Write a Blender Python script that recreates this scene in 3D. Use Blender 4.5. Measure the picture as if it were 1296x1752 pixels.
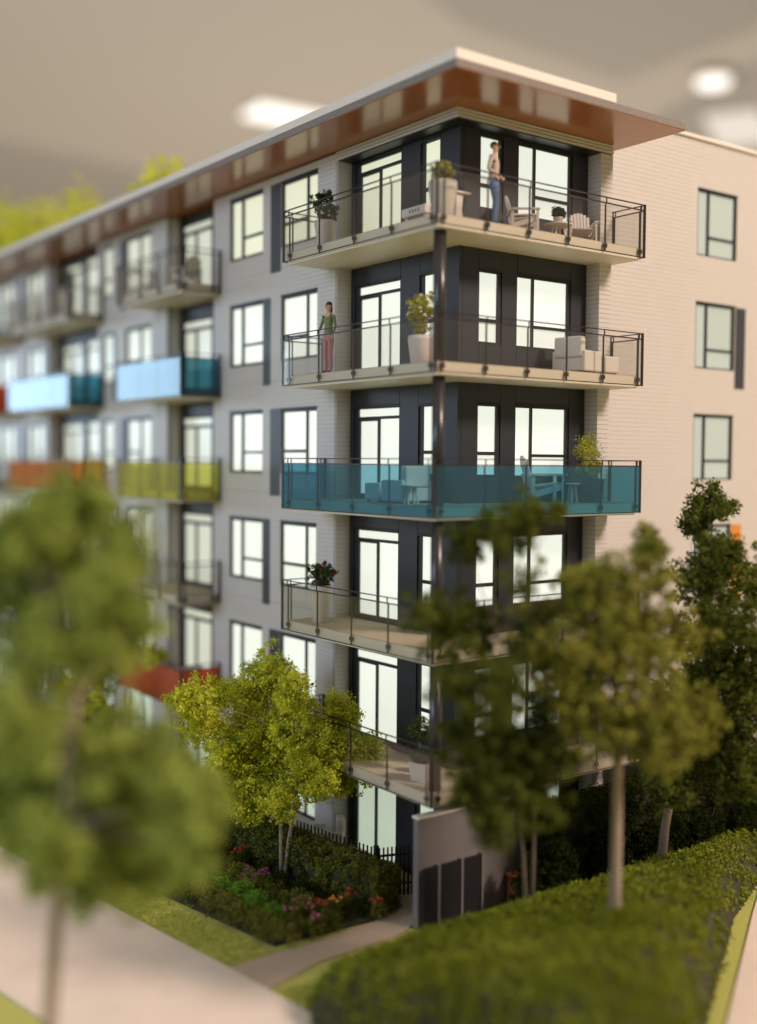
import bpy, math, random
import numpy as np
from mathutils import Vector, Matrix

for o in list(bpy.data.objects): bpy.data.objects.remove(o)
scene = bpy.context.scene
col = scene.collection
R3 = math.radians

# ------------------------------------------------------------------ camera
cam_d = bpy.data.cameras.new('camera')
cam = bpy.data.objects.new('camera', cam_d); col.objects.link(cam)
rv = Vector((0.80370489, -0.59497925, 0.00762442))
uv = Vector((0.02014296, 0.04001108, 0.99899618))
fv = Vector((0.59468706, 0.80274454, -0.04414174))
m = Matrix((rv, uv, -fv)).transposed().to_4x4()
m.translation = Vector((-14.6763, -17.9006, 7.1369))
cam.matrix_world = m
cam_d.sensor_fit = 'HORIZONTAL'; cam_d.sensor_width = 36; cam_d.lens = 53.764
cam_d.clip_start = 0.1; cam_d.clip_end = 2000
cam_d.dof.use_dof = True; cam_d.dof.focus_distance = 26.3
cam_d.dof.aperture_fstop = 0.082; cam_d.dof.aperture_blades = 0
scene.camera = cam

# ------------------------------------------------------------------ world, lamps, exposure
w = bpy.data.worlds.new('World'); scene.world = w; w.use_nodes = True
bg = w.node_tree.nodes['Background']
bg.inputs[0].default_value = (1.0, 0.84, 0.66, 1); bg.inputs[1].default_value = 0.34
scene.view_settings.view_transform = 'Standard'; scene.view_settings.look = 'None'
scene.view_settings.exposure = 0; scene.view_settings.gamma = 1

def area(name, loc, target, size, power, color, sy=None):
    d = bpy.data.lights.new(name, 'AREA'); d.energy = power; d.color = color
    d.shape = 'RECTANGLE' if sy else 'DISK'; d.size = size
    if sy: d.size_y = sy
    o = bpy.data.objects.new(name, d); col.objects.link(o)
    o.location = loc
    o.rotation_euler = (Vector(target) - Vector(loc)).to_track_quat('-Z', 'Y').to_euler()
    return o
area('spot_lamp', (36, -69, 62), (3, 2, 6), 19, 103000, (1.0, 0.79, 0.665))
area('window_light', (-52, 150, 17), (0, 15, 8), 64, 25000, (0.56, 0.78, 1.0), 17)
area('side_window_light', (-110, 10, 34), (0, 6, 6), 60, 52000, (0.62, 0.78, 1.0), 40)
area('ceiling_fill_light', (140, 160, -45), (140, 160, 75), 170, 60000, (1.0, 0.84, 0.64))  # unseen fill light added below the base to brighten the ceiling

# ------------------------------------------------------------------ materials
def nodes(name):
    mt = bpy.data.materials.new(name); mt.use_nodes = True
    nt = mt.node_tree; b = nt.nodes['Principled BSDF']
    return mt, nt, b
def mat(name, colr, rough=.6, metal=0, var=.06, scale=6, bump=0, bscale=60, spec=.5, coord='Object'):
    mt, nt, b = nodes(name)
    tc = nt.nodes.new('ShaderNodeTexCoord')
    n = nt.nodes.new('ShaderNodeTexNoise'); n.inputs['Scale'].default_value = scale; n.inputs['Detail'].default_value = 5
    nt.links.new(tc.outputs[coord], n.inputs['Vector'])
    mr = nt.nodes.new('ShaderNodeMapRange'); mr.inputs[3].default_value = 1-var; mr.inputs[4].default_value = 1+var
    nt.links.new(n.outputs['Fac'], mr.inputs[0])
    mx = nt.nodes.new('ShaderNodeVectorMath'); mx.operation = 'SCALE'
    mx.inputs[0].default_value = colr[:3]
    nt.links.new(mr.outputs[0], mx.inputs['Scale'])
    nt.links.new(mx.outputs[0], b.inputs['Base Color'])
    b.inputs['Roughness'].default_value = rough; b.inputs['Metallic'].default_value = metal
    b.inputs['Specular IOR Level'].default_value = spec
    if bump:
        n2 = nt.nodes.new('ShaderNodeTexNoise'); n2.inputs['Scale'].default_value = bscale; n2.inputs['Detail'].default_value = 4
        nt.links.new(tc.outputs[coord], n2.inputs['Vector'])
        bp = nt.nodes.new('ShaderNodeBump'); bp.inputs['Strength'].default_value = bump; bp.inputs['Distance'].default_value = .02
        nt.links.new(n2.outputs['Fac'], bp.inputs['Height']); nt.links.new(bp.outputs[0], b.inputs['Normal'])
    return mt
def emit(name, colr, s):
    mt, nt, b = nodes(name)
    b.inputs['Base Color'].default_value = (.25, .26, .24, 1); b.inputs['Roughness'].default_value = .25
    b.inputs['Emission Color'].default_value = (*colr, 1)
    oi = nt.nodes.new('ShaderNodeObjectInfo'); mr = nt.nodes.new('ShaderNodeMapRange'); mr.inputs[3].default_value = s*.93; mr.inputs[4].default_value = s*1.04
    nt.links.new(oi.outputs['Random'], mr.inputs[0]); nt.links.new(mr.outputs[0], b.inputs['Emission Strength'])
    return mt
def glass(name, tint, haze=0.0, hazecol=(.3, .6, .7), ior=1.35, rough=0.02):
    mt = bpy.data.materials.new(name); mt.use_nodes = True; nt = mt.node_tree; nt.nodes.clear()
    out = nt.nodes.new('ShaderNodeOutputMaterial')
    tr = nt.nodes.new('ShaderNodeBsdfTransparent'); tr.inputs[0].default_value = (*tint, 1)
    gl = nt.nodes.new('ShaderNodeBsdfGlossy'); gl.inputs['Roughness'].default_value = rough; gl.inputs[0].default_value = (1, 1, 1, 1)
    lw = nt.nodes.new('ShaderNodeLayerWeight'); lw.inputs[0].default_value = .5
    pw = nt.nodes.new('ShaderNodeMath'); pw.operation = 'POWER'; pw.inputs[1].default_value = 4.0
    fr = nt.nodes.new('ShaderNodeMath'); fr.operation = 'MULTIPLY_ADD'; fr.inputs[1].default_value = .55; fr.inputs[2].default_value = (ior-1)**2/(ior+1)**2
    nt.links.new(lw.outputs['Facing'], pw.inputs[0]); nt.links.new(pw.outputs[0], fr.inputs[0])
    a = tr
    if haze:
        df = nt.nodes.new('ShaderNodeBsdfDiffuse'); df.inputs[0].default_value = (*hazecol, 1)
        tl = nt.nodes.new('ShaderNodeBsdfTranslucent'); tl.inputs[0].default_value = (*hazecol, 1)
        md = nt.nodes.new('ShaderNodeMixShader'); md.inputs[0].default_value = .5
        nt.links.new(df.outputs[0], md.inputs[1]); nt.links.new(tl.outputs[0], md.inputs[2])
        m1 = nt.nodes.new('ShaderNodeMixShader'); m1.inputs[0].default_value = haze
        nt.links.new(tr.outputs[0], m1.inputs[1]); nt.links.new(md.outputs[0], m1.inputs[2]); a = m1
    m2 = nt.nodes.new('ShaderNodeMixShader')
    nt.links.new(fr.outputs[0], m2.inputs[0]); nt.links.new(a.outputs[0], m2.inputs[1]); nt.links.new(gl.outputs[0], m2.inputs[2])
    nt.links.new(m2.outputs[0], out.inputs[0])
    return mt
def leafmat(name, c1, c2, scale=1.2, transl=.3):
    mt = bpy.data.materials.new(name); mt.use_nodes = True; nt = mt.node_tree; nt.nodes.clear()
    out = nt.nodes.new('ShaderNodeOutputMaterial')
    g = nt.nodes.new('ShaderNodeNewGeometry')
    tc = nt.nodes.new('ShaderNodeTexCoord')
    n = nt.nodes.new('ShaderNodeTexNoise'); n.inputs['Scale'].default_value = scale; n.inputs['Detail'].default_value = 3
    nt.links.new(tc.outputs['Object'], n.inputs['Vector'])
    ad = nt.nodes.new('ShaderNodeMath'); ad.operation = 'MULTIPLY_ADD'; ad.inputs[1].default_value = .45
    nt.links.new(g.outputs['Random Per Island'], ad.inputs[0])
    m0 = nt.nodes.new('ShaderNodeMapRange'); m0.inputs[1].default_value = .3; m0.inputs[2].default_value = .7; m0.inputs[3].default_value = -.1; m0.inputs[4].default_value = .65
    nt.links.new(n.outputs['Fac'], m0.inputs[0]); nt.links.new(m0.outputs[0], ad.inputs[2])
    mx = nt.nodes.new('ShaderNodeMixRGB'); mx.inputs[1].default_value = (*c1, 1); mx.inputs[2].default_value = (*c2, 1)
    nt.links.new(ad.outputs[0], mx.inputs[0])
    df = nt.nodes.new('ShaderNodeBsdfDiffuse'); tl = nt.nodes.new('ShaderNodeBsdfTranslucent')
    nt.links.new(mx.outputs[0], df.inputs[0]); nt.links.new(mx.outputs[0], tl.inputs[0])
    ms = nt.nodes.new('ShaderNodeMixShader'); ms.inputs[0].default_value = transl
    nt.links.new(df.outputs[0], ms.inputs[1]); nt.links.new(tl.outputs[0], ms.inputs[2]); nt.links.new(ms.outputs[0], out.inputs[0])
    return mt

M = {}
M['siding'] = mat('siding_paint', (.56, .53, .51), .42, var=.04, scale=3, bump=.15, bscale=25)
M['siding_back_pale'] = mat('siding_groove_pale', (.52, .49, .47), .6)
M['siding_back'] = mat('siding_groove', (.36, .34, .32), .7)
M['dark'] = mat('dark_cladding', (.013, .016, .024), .42, var=.12, scale=2, bump=.1, bscale=30, spec=.6)
M['strip'] = mat('blue_grey_panel', (.038, .043, .056), .38, var=.08, scale=2)
M['orange_strip'] = mat('orange_panel', (.62, .22, .03), .4)
M['frame'] = mat('black_frame', (.010, .011, .012), .45, var=.1)
M['core'] = mat('core_board', (.05, .05, .05), .8)
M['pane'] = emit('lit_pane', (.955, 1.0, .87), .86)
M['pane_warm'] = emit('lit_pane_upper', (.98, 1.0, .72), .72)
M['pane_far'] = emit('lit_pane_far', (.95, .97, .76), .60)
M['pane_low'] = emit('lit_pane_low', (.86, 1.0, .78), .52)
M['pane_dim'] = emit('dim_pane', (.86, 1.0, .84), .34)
M['rail'] = mat('rail_bronze', (.035, .026, .026), .35, metal=.4, var=.1)
M['slab'] = mat('slab_cream', (.66, .60, .50), .45, var=.04, scale=4)
M['deck'] = mat('deck_gravel', (.46, .38, .28), .8, var=.45, scale=45, bump=.5, bscale=90)
M['column'] = mat('column_steel', (.045, .042, .045), .28, metal=.3, var=.1)
M['roofwhite'] = mat('roof_cap_white', (.74, .67, .62), .5, var=.04, scale=5)
M['fascia'] = mat('fascia_board', (.21, .18, .17), .75, var=.30, scale=14, bump=.6, bscale=40)
M['wall_grey'] = mat('garden_wall_grey', (.17, .155, .155), .35, var=.08, scale=3)
M['fence'] = mat('fence_black', (.012, .012, .013), .5)
M['bark'] = mat('bark', (.20, .15, .11), .85, var=.3, scale=12, bump=.6)
M['bark_pale'] = mat('pale_bark', (.34, .27, .20), .85, var=.25, scale=12, bump=.6)
M['white'] = mat('white_plastic', (.70, .65, .61), .45, var=.04, bump=.15, bscale=40)
M['pot'] = mat('white_pot', (.62, .57, .53), .5, var=.06, bump=.25, bscale=30)
M['darkpot'] = mat('dark_pot', (.05, .05, .045), .5)
M['soil'] = mat('soil', (.06, .04, .025), .9)
M['terracotta'] = mat('terracotta', (.26, .07, .025), .7, var=.2)
M['lawn'] = mat('lawn', (.46, .47, .12), .95, var=.3, scale=18, bump=1.0, bscale=80)
M['pave'] = mat('pavement', (.70, .60, .52), .8, var=.10, scale=1.3, bump=.2, bscale=50)
M['gravel'] = mat('gravel', (.48, .37, .28), .9, var=.5, scale=30, bump=1.0, bscale=60)
M['soil_bed'] = mat('planting_soil', (.035, .035, .015), .95, var=.4, scale=10)
M['ceiling'] = mat('ceiling_plaster', (.80, .77, .73), .9, var=.03, scale=.01)
M['ceiling_shade'] = mat('ceiling_plaster_shade', (.62, .60, .58), .9, var=.03, scale=.01)  # weaker light on the bulkhead undersides put into the plaster colour
M['lamp_soft'] = emit('ceiling_lamp_soft', (1.0, .90, .80), .75)
M['lamp'] = emit('ceiling_lamp_glow', (1.0, .93, .84), 1.7)
M['clear'] = glass('clear_glass', (.94, .94, .93), .018, (.5, .42, .36), 1.33)
M['teal'] = glass('teal_glass', (.50, .74, .82), .13, (.17, .40, .50), 1.42)
M['blue'] = glass('blue_glass', (.22, .52, .62), .25, (.06, .28, .38), 1.5)
M['yellow'] = glass('yellow_glass', (.92, .92, .48), .20, (.82, .84, .32), 1.42)
M['orange'] = glass('orange_glass', (.96, .58, .24), .34, (.92, .46, .12), 1.35)
M['red'] = glass('red_glass', (.92, .36, .22), .55, (.86, .27, .13), 1.3)
def wood():
    mt, nt, b = nodes('soffit_wood')
    tc = nt.nodes.new('ShaderNodeTexCoord'); mp = nt.nodes.new('ShaderNodeMapping'); mp.inputs['Scale'].default_value = (9, 1, 9)
    n = nt.nodes.new('ShaderNodeTexNoise'); n.inputs['Scale'].default_value = 2.0; n.inputs['Detail'].default_value = 6
    cr = nt.nodes.new('ShaderNodeValToRGB'); cr.color_ramp.elements[0].color = (.23, .074, .026, 1); cr.color_ramp.elements[1].color = (.40, .145, .058, 1)
    nt.links.new(tc.outputs['Object'], mp.inputs[0]); nt.links.new(mp.outputs[0], n.inputs['Vector'])
    nt.links.new(n.outputs['Fac'], cr.inputs[0]); nt.links.new(cr.outputs[0], b.inputs['Base Color'])
    b.inputs['Roughness'].default_value = .21; b.inputs['Specular IOR Level'].default_value = .62; b.inputs['Specular Tint'].default_value = (1, .80, .26, 1)
    return mt
M['wood'] = wood()
M['leaf_yellow'] = leafmat('leaf_yellow_green', (.34, .38, .015), (.84, .85, .11), 1.6, .35)
M['leaf_roof'] = leafmat('leaf_roof', (.55, .60, .05), (.85, .88, .15), 1.6, .35)
M['leaf_mid'] = leafmat('leaf_mid_green', (.17, .24, .035), (.52, .60, .16), .8)
M['leaf_olive'] = leafmat('leaf_olive', (.12, .135, .020), (.38, .38, .08), .9)
M['leaf_dark'] = leafmat('leaf_dark', (.040, .062, .012), (.18, .205, .04), .9)
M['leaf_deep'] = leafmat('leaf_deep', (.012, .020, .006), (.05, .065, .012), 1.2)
M['leaf_front'] = leafmat('leaf_front', (.09, .10, .015), (.34, .32, .07), 1.5)
M['leaf_bright'] = leafmat('leaf_bright', (.08, .22, .015), (.24, .42, .06), 2)
M['leaf_bed'] = leafmat('leaf_bed', (.06, .075, .015), (.27, .28, .05), 1.5)
M['leaf_cover'] = leafmat('leaf_ground_cover', (.13, .165, .014), (.27, .305, .04), .6)
M['pot_leaf'] = leafmat('pot_leaf', (.025, .05, .015), (.10, .14, .04), 4)
M['pot_olive'] = leafmat('pot_olive_leaf', (.26, .28, .03), (.58, .56, .10), 4)
M['fl_red'] = mat('petal_red', (.42, .025, .015), .7); M['fl_pink'] = mat('petal_pink', (.42, .11, .18), .7)
M['fl_magenta'] = mat('petal_magenta', (.22, .03, .18), .7); M['fl_orange'] = mat('petal_orange', (.7, .25, .04), .7)
M['skin'] = mat('skin', (.58, .33, .21), .6); M['hair'] = mat('hair_brown', (.06, .03, .02), .6)
M['jacket'] = mat('tan_jacket', (.46, .37, .32), .8, var=.15, scale=10); M['jeans'] = mat('blue_jeans', (.10, .17, .34), .8, var=.2, scale=14)
M['shirt'] = mat('green_top', (.17, .20, .09), .8, var=.15, scale=10); M['trousers'] = mat('pink_trousers', (.52, .24, .29), .8, var=.12, scale=8)
M['shoe'] = mat('shoe_brown', (.05, .03, .02), .5)

# ------------------------------------------------------------------ mesh helpers
class MB:
    def __init__(s): s.v = []; s.f = []
    def box(s, x0, x1, y0, y1, z0, z1):
        if x0 > x1: x0, x1 = x1, x0
        if y0 > y1: y0, y1 = y1, y0
        if z0 > z1: z0, z1 = z1, z0
        n = len(s.v)
        s.v += [(x0,y0,z0),(x1,y0,z0),(x1,y1,z0),(x0,y1,z0),(x0,y0,z1),(x1,y0,z1),(x1,y1,z1),(x0,y1,z1)]
        s.f += [(n,n+3,n+2,n+1),(n+4,n+5,n+6,n+7),(n,n+1,n+5,n+4),(n+1,n+2,n+6,n+5),(n+2,n+3,n+7,n+6),(n+3,n,n+4,n+7)]
        return s
    def tube(s, pts, rad, seg=8, cap=True):
        pts = [Vector(p) for p in pts]
        if not hasattr(rad, '__len__'): rad = [rad]*len(pts)
        n0 = len(s.v)
        for i, p in enumerate(pts):
            t = (pts[min(i+1, len(pts)-1)] - pts[max(i-1, 0)]).normalized()
            a = Vector((0, 0, 1)) if abs(t.z) < .9 else Vector((1, 0, 0))
            b1 = t.cross(a).normalized(); b2 = t.cross(b1)
            for k in range(seg):
                an = 2*math.pi*k/seg
                s.v.append(tuple(p + (b1*math.cos(an) + b2*math.sin(an))*rad[i]))
        for i in range(len(pts)-1):
            for k in range(seg):
                a = n0+i*seg+k; b = n0+i*seg+(k+1) % seg
                s.f.append((a, a+seg, b+seg, b))
        if cap:
            s.f.append(tuple(n0+k for k in range(seg))); s.f.append(tuple(n0+(len(pts)-1)*seg+k for k in reversed(range(seg))))
        return s
    def lathe(s, c, prof, seg=20, sq=False):
        n0 = len(s.v)
        for (r, z) in prof:
            for k in range(seg):
                an = 2*math.pi*(k+.5)/seg
                s.v.append((c[0]+r*math.cos(an), c[1]+r*math.sin(an), c[2]+z))
        for i in range(len(prof)-1):
            for k in range(seg):
                a = n0+i*seg+k; b = n0+i*seg+(k+1) % seg
                s.f.append((a, b, b+seg, a+seg))
        s.f.append(tuple(n0+k for k in reversed(range(seg)))); s.f.append(tuple(n0+(len(prof)-1)*seg+k for k in range(seg)))
        return s
    def prism(s, poly, z0, z1):
        n = len(s.v); k = len(poly)
        s.v += [(x, y, z0) for x, y in poly] + [(x, y, z1) for x, y in poly]
        s.f.append(tuple(n+i for i in reversed(range(k)))); s.f.append(tuple(n+k+i for i in range(k)))
        for i in range(k): j = (i+1) % k; s.f.append((n+i, n+j, n+k+j, n+k+i))
        return s
    def ell(s, c, r, seg=12, rings=8):
        n0 = len(s.v)
        for i in range(1, rings):
            th = math.pi*i/rings
            for k in range(seg):
                an = 2*math.pi*k/seg
                s.v.append((c[0]+r[0]*math.sin(th)*math.cos(an), c[1]+r[1]*math.sin(th)*math.sin(an), c[2]-r[2]*math.cos(th)))
        for i in range(rings-2):
            for k in range(seg):
                a = n0+i*seg+k; b = n0+i*seg+(k+1) % seg
                s.f.append((a, b, b+seg, a+seg))
        s.f.append(tuple(n0+k for k in reversed(range(seg)))); s.f.append(tuple(n0+(rings-2)*seg+k for k in range(seg)))
        return s
    def build(s, name, mt, parent=None, smooth=False, bevel=0):
        me = bpy.data.meshes.new(name); me.from_pydata(s.v, [], s.f); me.update()
        if smooth:
            me.polygons.foreach_set('use_smooth', [len(p.vertices) < 5 for p in me.polygons])
        o = bpy.data.objects.new(name, me); col.objects.link(o)
        for x in (mt if isinstance(mt, (list, tuple)) else [mt]): me.materials.append(x)
        if parent: o.parent = parent
        if bevel:
            b = o.modifiers.new('bevel', 'BEVEL'); b.width = bevel; b.segments = 2; b.limit_method = 'ANGLE'
        return o
def tag(o, label=None, cat=None, group=None, kind=None):
    if label: o['label'] = label
    if cat: o['category'] = cat
    if group: o['group'] = group
    if kind: o['kind'] = kind
    return o
def empty(name, loc=(0, 0, 0), rz=0, label=None, cat=None, group=None):
    o = bpy.data.objects.new(name, None); col.objects.link(o); o.location = loc; o.rotation_euler.z = rz
    o.empty_display_size = .3
    return tag(o, label, cat, group)
def copy_thing(root, loc, rz, label, group=None):
    r = root.copy(); col.objects.link(r); r.location = loc; r.rotation_euler.z = rz; r['label'] = label
    if group: r['group'] = group
    for ch in list(root.children):
        c = ch.copy(); col.objects.link(c); c.parent = r
        for g in list(ch.children):
            d = g.copy(); col.objects.link(d); d.parent = c
    return r
_shared = {}
def part_box(name, mt, parent, x0, x1, y0, y1, z0, z1, bevel=0):
    """a box part that shares its mesh with equal boxes"""
    key = (name, mt.name, round(x1-x0, 3), round(y1-y0, 3), round(z1-z0, 3))
    if key not in _shared:
        b = MB().box(0, x1-x0, 0, y1-y0, 0, z1-z0)
        me = bpy.data.meshes.new(name); me.from_pydata(b.v, [], b.f); me.materials.append(mt); _shared[key] = me
    o = bpy.data.objects.new(name, _shared[key]); col.objects.link(o); o.location = (x0, y0, z0); o.parent = parent
    if bevel:
        bb = o.modifiers.new('bevel', 'BEVEL'); bb.width = bevel; bb.segments = 1
    return o

def rects_minus(a0, a1, z0, z1, holes):
    """cover [a0,a1]x[z0,z1] minus the holes with few rectangles"""
    hs = [h for h in holes if h[0] < a1-1e-6 and h[1] > a0+1e-6 and h[2] < z1-1e-6 and h[3] > z0+1e-6]
    if not hs: return [(a0, a1, z0, z1)]
    zs = sorted({z0, z1} | {min(max(z, z0), z1) for h in hs for z in (h[2], h[3])})
    out = []
    for za, zb in zip(zs, zs[1:]):
        if zb-za < 1e-4: continue
        mid = (za+zb)/2; x = a0
        for h in sorted(h for h in hs if h[2] < mid < h[3]):
            if h[0]-x > 1e-4: out.append((x, h[0], za, zb))
            x = max(x, h[1])
        if a1-x > 1e-4: out.append((x, a1, za, zb))
    return out

# a plane: ('x', x0) faces -X with (a,b)=(y,z);  ('y', y0) faces -Y with (a,b)=(x,z); d = depth behind the plane
def pbox(mb, pl, a0, a1, b0, b1, d0, d1):
    if pl[0] == 'x': mb.box(pl[1]+d0, pl[1]+d1, a0, a1, b0, b1)
    else: mb.box(a0, a1, pl[1]+d0, pl[1]+d1, b0, b1)
def ppart(name, mt, parent, pl, a0, a1, b0, b1, d0, d1):
    if pl[0] == 'x': return part_box(name, mt, parent, pl[1]+d0, pl[1]+d1, a0, a1, b0, b1)
    return part_box(name, mt, parent, a0, a1, pl[1]+d0, pl[1]+d1, b0, b1)

# ------------------------------------------------------------------ room (background) and ground
rm = MB().box(-260, 420, -260, 520, 75, 77).build('ceiling', M['ceiling']); tag(rm, kind='structure')
MB().box(-70, 420, 440, 444, -50, 74.9).build('wall_back', M['ceiling'])['kind'] = 'structure'
MB().box(400, 404, -200, 439, -50, 74.9).build('wall_side', M['ceiling'])['kind'] = 'structure'
# dropped bulkheads of the ceiling
for poly in ([(86.8, 110), (118, 76.3), (135.8, 88.7), (137.5, 118), (100.7, 115.9)], [(162.8, 131.4), (151.5, 99.7), (175, 90), (200, 122), (173.7, 136)], [(62, 226), (108.8, 231.5), (159.4, 241.7), (231, 265), (260, 360), (100, 345), (30, 300)]):
    MB().prism(poly, 73.6, 74.95).build('ceiling_bulkhead', M['ceiling_shade'])['kind'] = 'structure'
def ceiling_lamp(c, r, label, ln=0, ang=0, mk='lamp'):
    t = empty('ceiling_light', (c[0], c[1], c[2]), ang, label, 'ceiling light', 'lights in the ceiling')
    if ln:
        MB().box(-ln/2-.6, ln/2+.6, -r-.6, r+.6, .2, 1.2).build('housing', M['roofwhite'], t)
        MB().box(-ln/2, ln/2, -r, r, -.3, .2).build('diffuser', M[mk], t)
    else:
        MB().lathe((0, 0, 0), [(r+.8, .3), (r+.8, 1.0)], 32).build('housing', M['roofwhite'], t)
        MB().lathe((0, 0, 0), [(r, -.4), (r, .3)], 32).build('diffuser', M[mk], t)
ceiling_lamp((149.6, 107.6, 73.2), 2.7, 'round glowing ceiling light above the right end of the roof')
ceiling_lamp((108.5, 171.5, 74), 4.4, 'long glowing ceiling light just above the left roof edge', 26, -.08)
ceiling_lamp((176, 121.5, 73), 5, 'soft glowing ceiling light low behind the right parapet', 22, .5, 'lamp_soft')

GZ = -2.65
g = MB().box(-40, 60, -40, 70, GZ-.6, GZ-.02).build('model_base', M['lawn']); tag(g, kind='structure')
sw = MB().prism([(-3.55, -4.5), (-4.2, 1.0), (-4.75, 4.6), (-6.6, 18), (-9.5, 40), (-13.5, 40), (-10.4, 18), (-8.45, 4.6), (-7.8, 1.0), (-6.9, -6), (-6.2, -12), (-2.2, -12)], GZ-.3, GZ+.03)
tag(sw.build('sidewalk', M['pave']), kind='structure')
pv = MB().prism([(1.3, -6.3), (6.4, -3.3), (14, 1), (30, 8), (34, 0), (8, -14), (0, -14), (-1.6, -11)], GZ-.3, GZ+.03)
tag(pv.build('pavement', M['pave']), kind='structure')
ph = MB().prism([(-4.15, -.25), (-4.2, 1.0), (-1.9, 1.02), (-.5, 1.15), (.3, 1.9), (1.3, 2.1), (1.3, .5), (-.1, .5), (-.6, .3), (-2.6, .2)], GZ-.3, GZ+.016)
tag(ph.build('path', M['gravel']), kind='structure')
bd = MB().prism([(-2.95, 1.35), (-3.6, 5.2), (-5.2, 16), (-2.4, 16), (-.35, 5), (.1, 1.5), (-.6, 1.2)], GZ-.3, GZ+.045)
tag(bd.build('planting_bed', M['soil_bed']), kind='structure')
pt = MB().prism([(-.05, 2.2), (-.9, 8), (-1.9, 15), (1.8, 15), (1.8, 2.2)], GZ-.3, GZ+.03)
tag(pt.build('patio', M['gravel']), kind='structure')
bd = MB().prism([(-.1, .1), (14, .1), (14, 1.4), (20, 1.4), (20, -1.2), (-.1, -.95)], GZ-.3, GZ+.045)
tag(bd.build('planting_bed', M['soil_bed']), kind='structure')

# ------------------------------------------------------------------ the model apartment building
B = empty('apartment_building', (0, 0, GZ), 0, 'pale grey five storey apartment building model with lit windows and wraparound corner balconies', 'building')
# parts are laid out in world numbers, so keep the root's height out of them
B.location = (0, 0, 0)
XW, XD, YD, YP, YR = 1.275, 1.70, 1.29, .88, 1.50
core = MB()
core.box(1.82, 6.25, 1.40, 44, -2.9, 14.76)
core.box(1.40, 1.815, 5.52, 11.85, -2.9, 14.76)
core.box(1.40, 1.815, 14.92, 20.4, -2.9, 14.76)
core.box(1.40, 1.815, 25.3, 44, -2.9, 14.76)
core.box(6.30, 22, 1.64, 40, -2.9, 15.74)
core.build('wall_core', M['core'], B)

def siding(pl, a0, a1, z0, z1, holes, name='siding', bm='siding_back'):
    mb = MB(); P = .111; z = z0
    bk = MB()
    for (h0, h1, h2, h3) in rects_minus(a0, a1, z0, z1, holes): pbox(bk, pl, h0, h1, h2, h3, .022, .12)
    while z < z1-.02:
        zt = min(z+P, z1)
        rel = (z-.17) % 3.0
        gap = .010
        if rel < P: gap = .026
        if bm != 'siding_back': gap *= .7
        for (h0, h1, h2, h3) in rects_minus(a0, a1, z, zt-gap, holes): pbox(mb, pl, h0, h1, h2, h3, .014, .0215)
        z += P
    bk.build(name+'_backing', M[bm], B)
    o = mb.build(name, M['siding'], B); o['kind'] = 'stuff'
    return o

LV = [12, 9, 6, 3, 0, -3]
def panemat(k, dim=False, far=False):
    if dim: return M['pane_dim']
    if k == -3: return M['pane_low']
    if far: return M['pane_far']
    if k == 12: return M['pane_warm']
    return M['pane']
def window(name, pl, outer, panes, k, mt, lintel=.0):
    a0, a1, b0, b1 = outer
    fr = MB(); hs = [(p[0], p[1], p[2]+k, p[3]+k) for p in panes]
    for (h0, h1, h2, h3) in rects_minus(a0, a1, b0+k, b1+k, hs): pbox(fr, pl, h0, h1, h2, h3, .028, .105)
    # black bar at the head, the reveal's shade built as a dark strip
    pbox(fr, pl, a0+.002, a1-.002, b1+k-.045, b1+k-.002, -.012, .028)
    o = fr.build(name, M['frame'], B)
    for p in hs: ppart('pane', mt, o, pl, p[0]-.01, p[1]+.01, p[2]-.01, p[3]+.01, .085, .10)
    return o

PL, PD, PR, PM = ('x', XW), ('x', XD), ('y', YD), ('y', YR)
A = ((6.33, 8.08, .80, 2.56), [(6.86, 8.0, 1.45, 2.44), (6.86, 8.0, .87, 1.37), (6.36, 6.80, .87, 2.44)])
Bw = ((9.04, 10.86, .80, 2.56), [(10.23, 10.78, .87, 2.44), (9.07, 10.14, 1.42, 2.44), (9.07, 10.14, .87, 1.35)])
Cw = ((16.1, 18.08, .80, 2.56), [(16.97, 17.98, 1.45, 2.44), (16.97, 17.98, .87, 1.37), (16.14, 16.9, .87, 2.44)])
Dw = ((19.12, 20.0, .80, 2.56), [(19.2, 19.92, 1.42, 2.44), (19.2, 19.92, .87, 1.35)])
Ew = ((25.9, 27.7, .80, 2.56), [(26.9, 27.6, .87, 2.44), (25.96, 26.8, 1.42, 2.44), (25.96, 26.8, .87, 1.35)])
Fw = ((29.3, 31.2, .80, 2.56), [(29.4, 30.2, .87, 2.44), (30.3, 31.1, .87, 2.44)])
Gw = ((33.3, 35.2, .80, 2.56), [(33.4, 34.2, .87, 2.44), (34.3, 35.1, .87, 2.44)])
DOOR = ((3.40, 5.26, .235, 2.52), [(3.45, 5.12, 2.25, 2.44), (4.31, 5.06, .36, 2.14), (3.45, 4.25, .36, 2.18)])
NL = ((1.98, 2.68, .80, 2.48), [(2.02, 2.57, 1.41, 2.42), (2.02, 2.57, .87, 1.33)])
NR = ((2.30, 2.99, .80, 2.50), [(2.33, 2.89, 1.39, 2.42), (2.33, 2.89, .87, 1.31)])
BR = ((3.46, 5.22, .78, 2.52), [(3.49, 3.97, .85, 2.42), (4.03, 5.13, 1.35, 2.42), (4.03, 5.13, .85, 1.28)])
D1 = ((12.7, 14.78, .235, 2.54), [(12.8, 14.66, 2.25, 2.45), (13.86, 14.60, .36, 2.15), (12.82, 13.78, .36, 2.15)])
D2 = ((22.9, 25.0, .235, 2.54), [(22.98, 24.9, 2.25, 2.45), (23.95, 24.85, .36, 2.15), (23.0, 23.87, .36, 2.15)])
D3 = ((21.2, 22.55, .235, 2.60), [(21.3, 22.48, 2.25, 2.5), (21.3, 22.48, 1.35, 2.17), (21.3, 22.48, .36, 1.29)])
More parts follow.
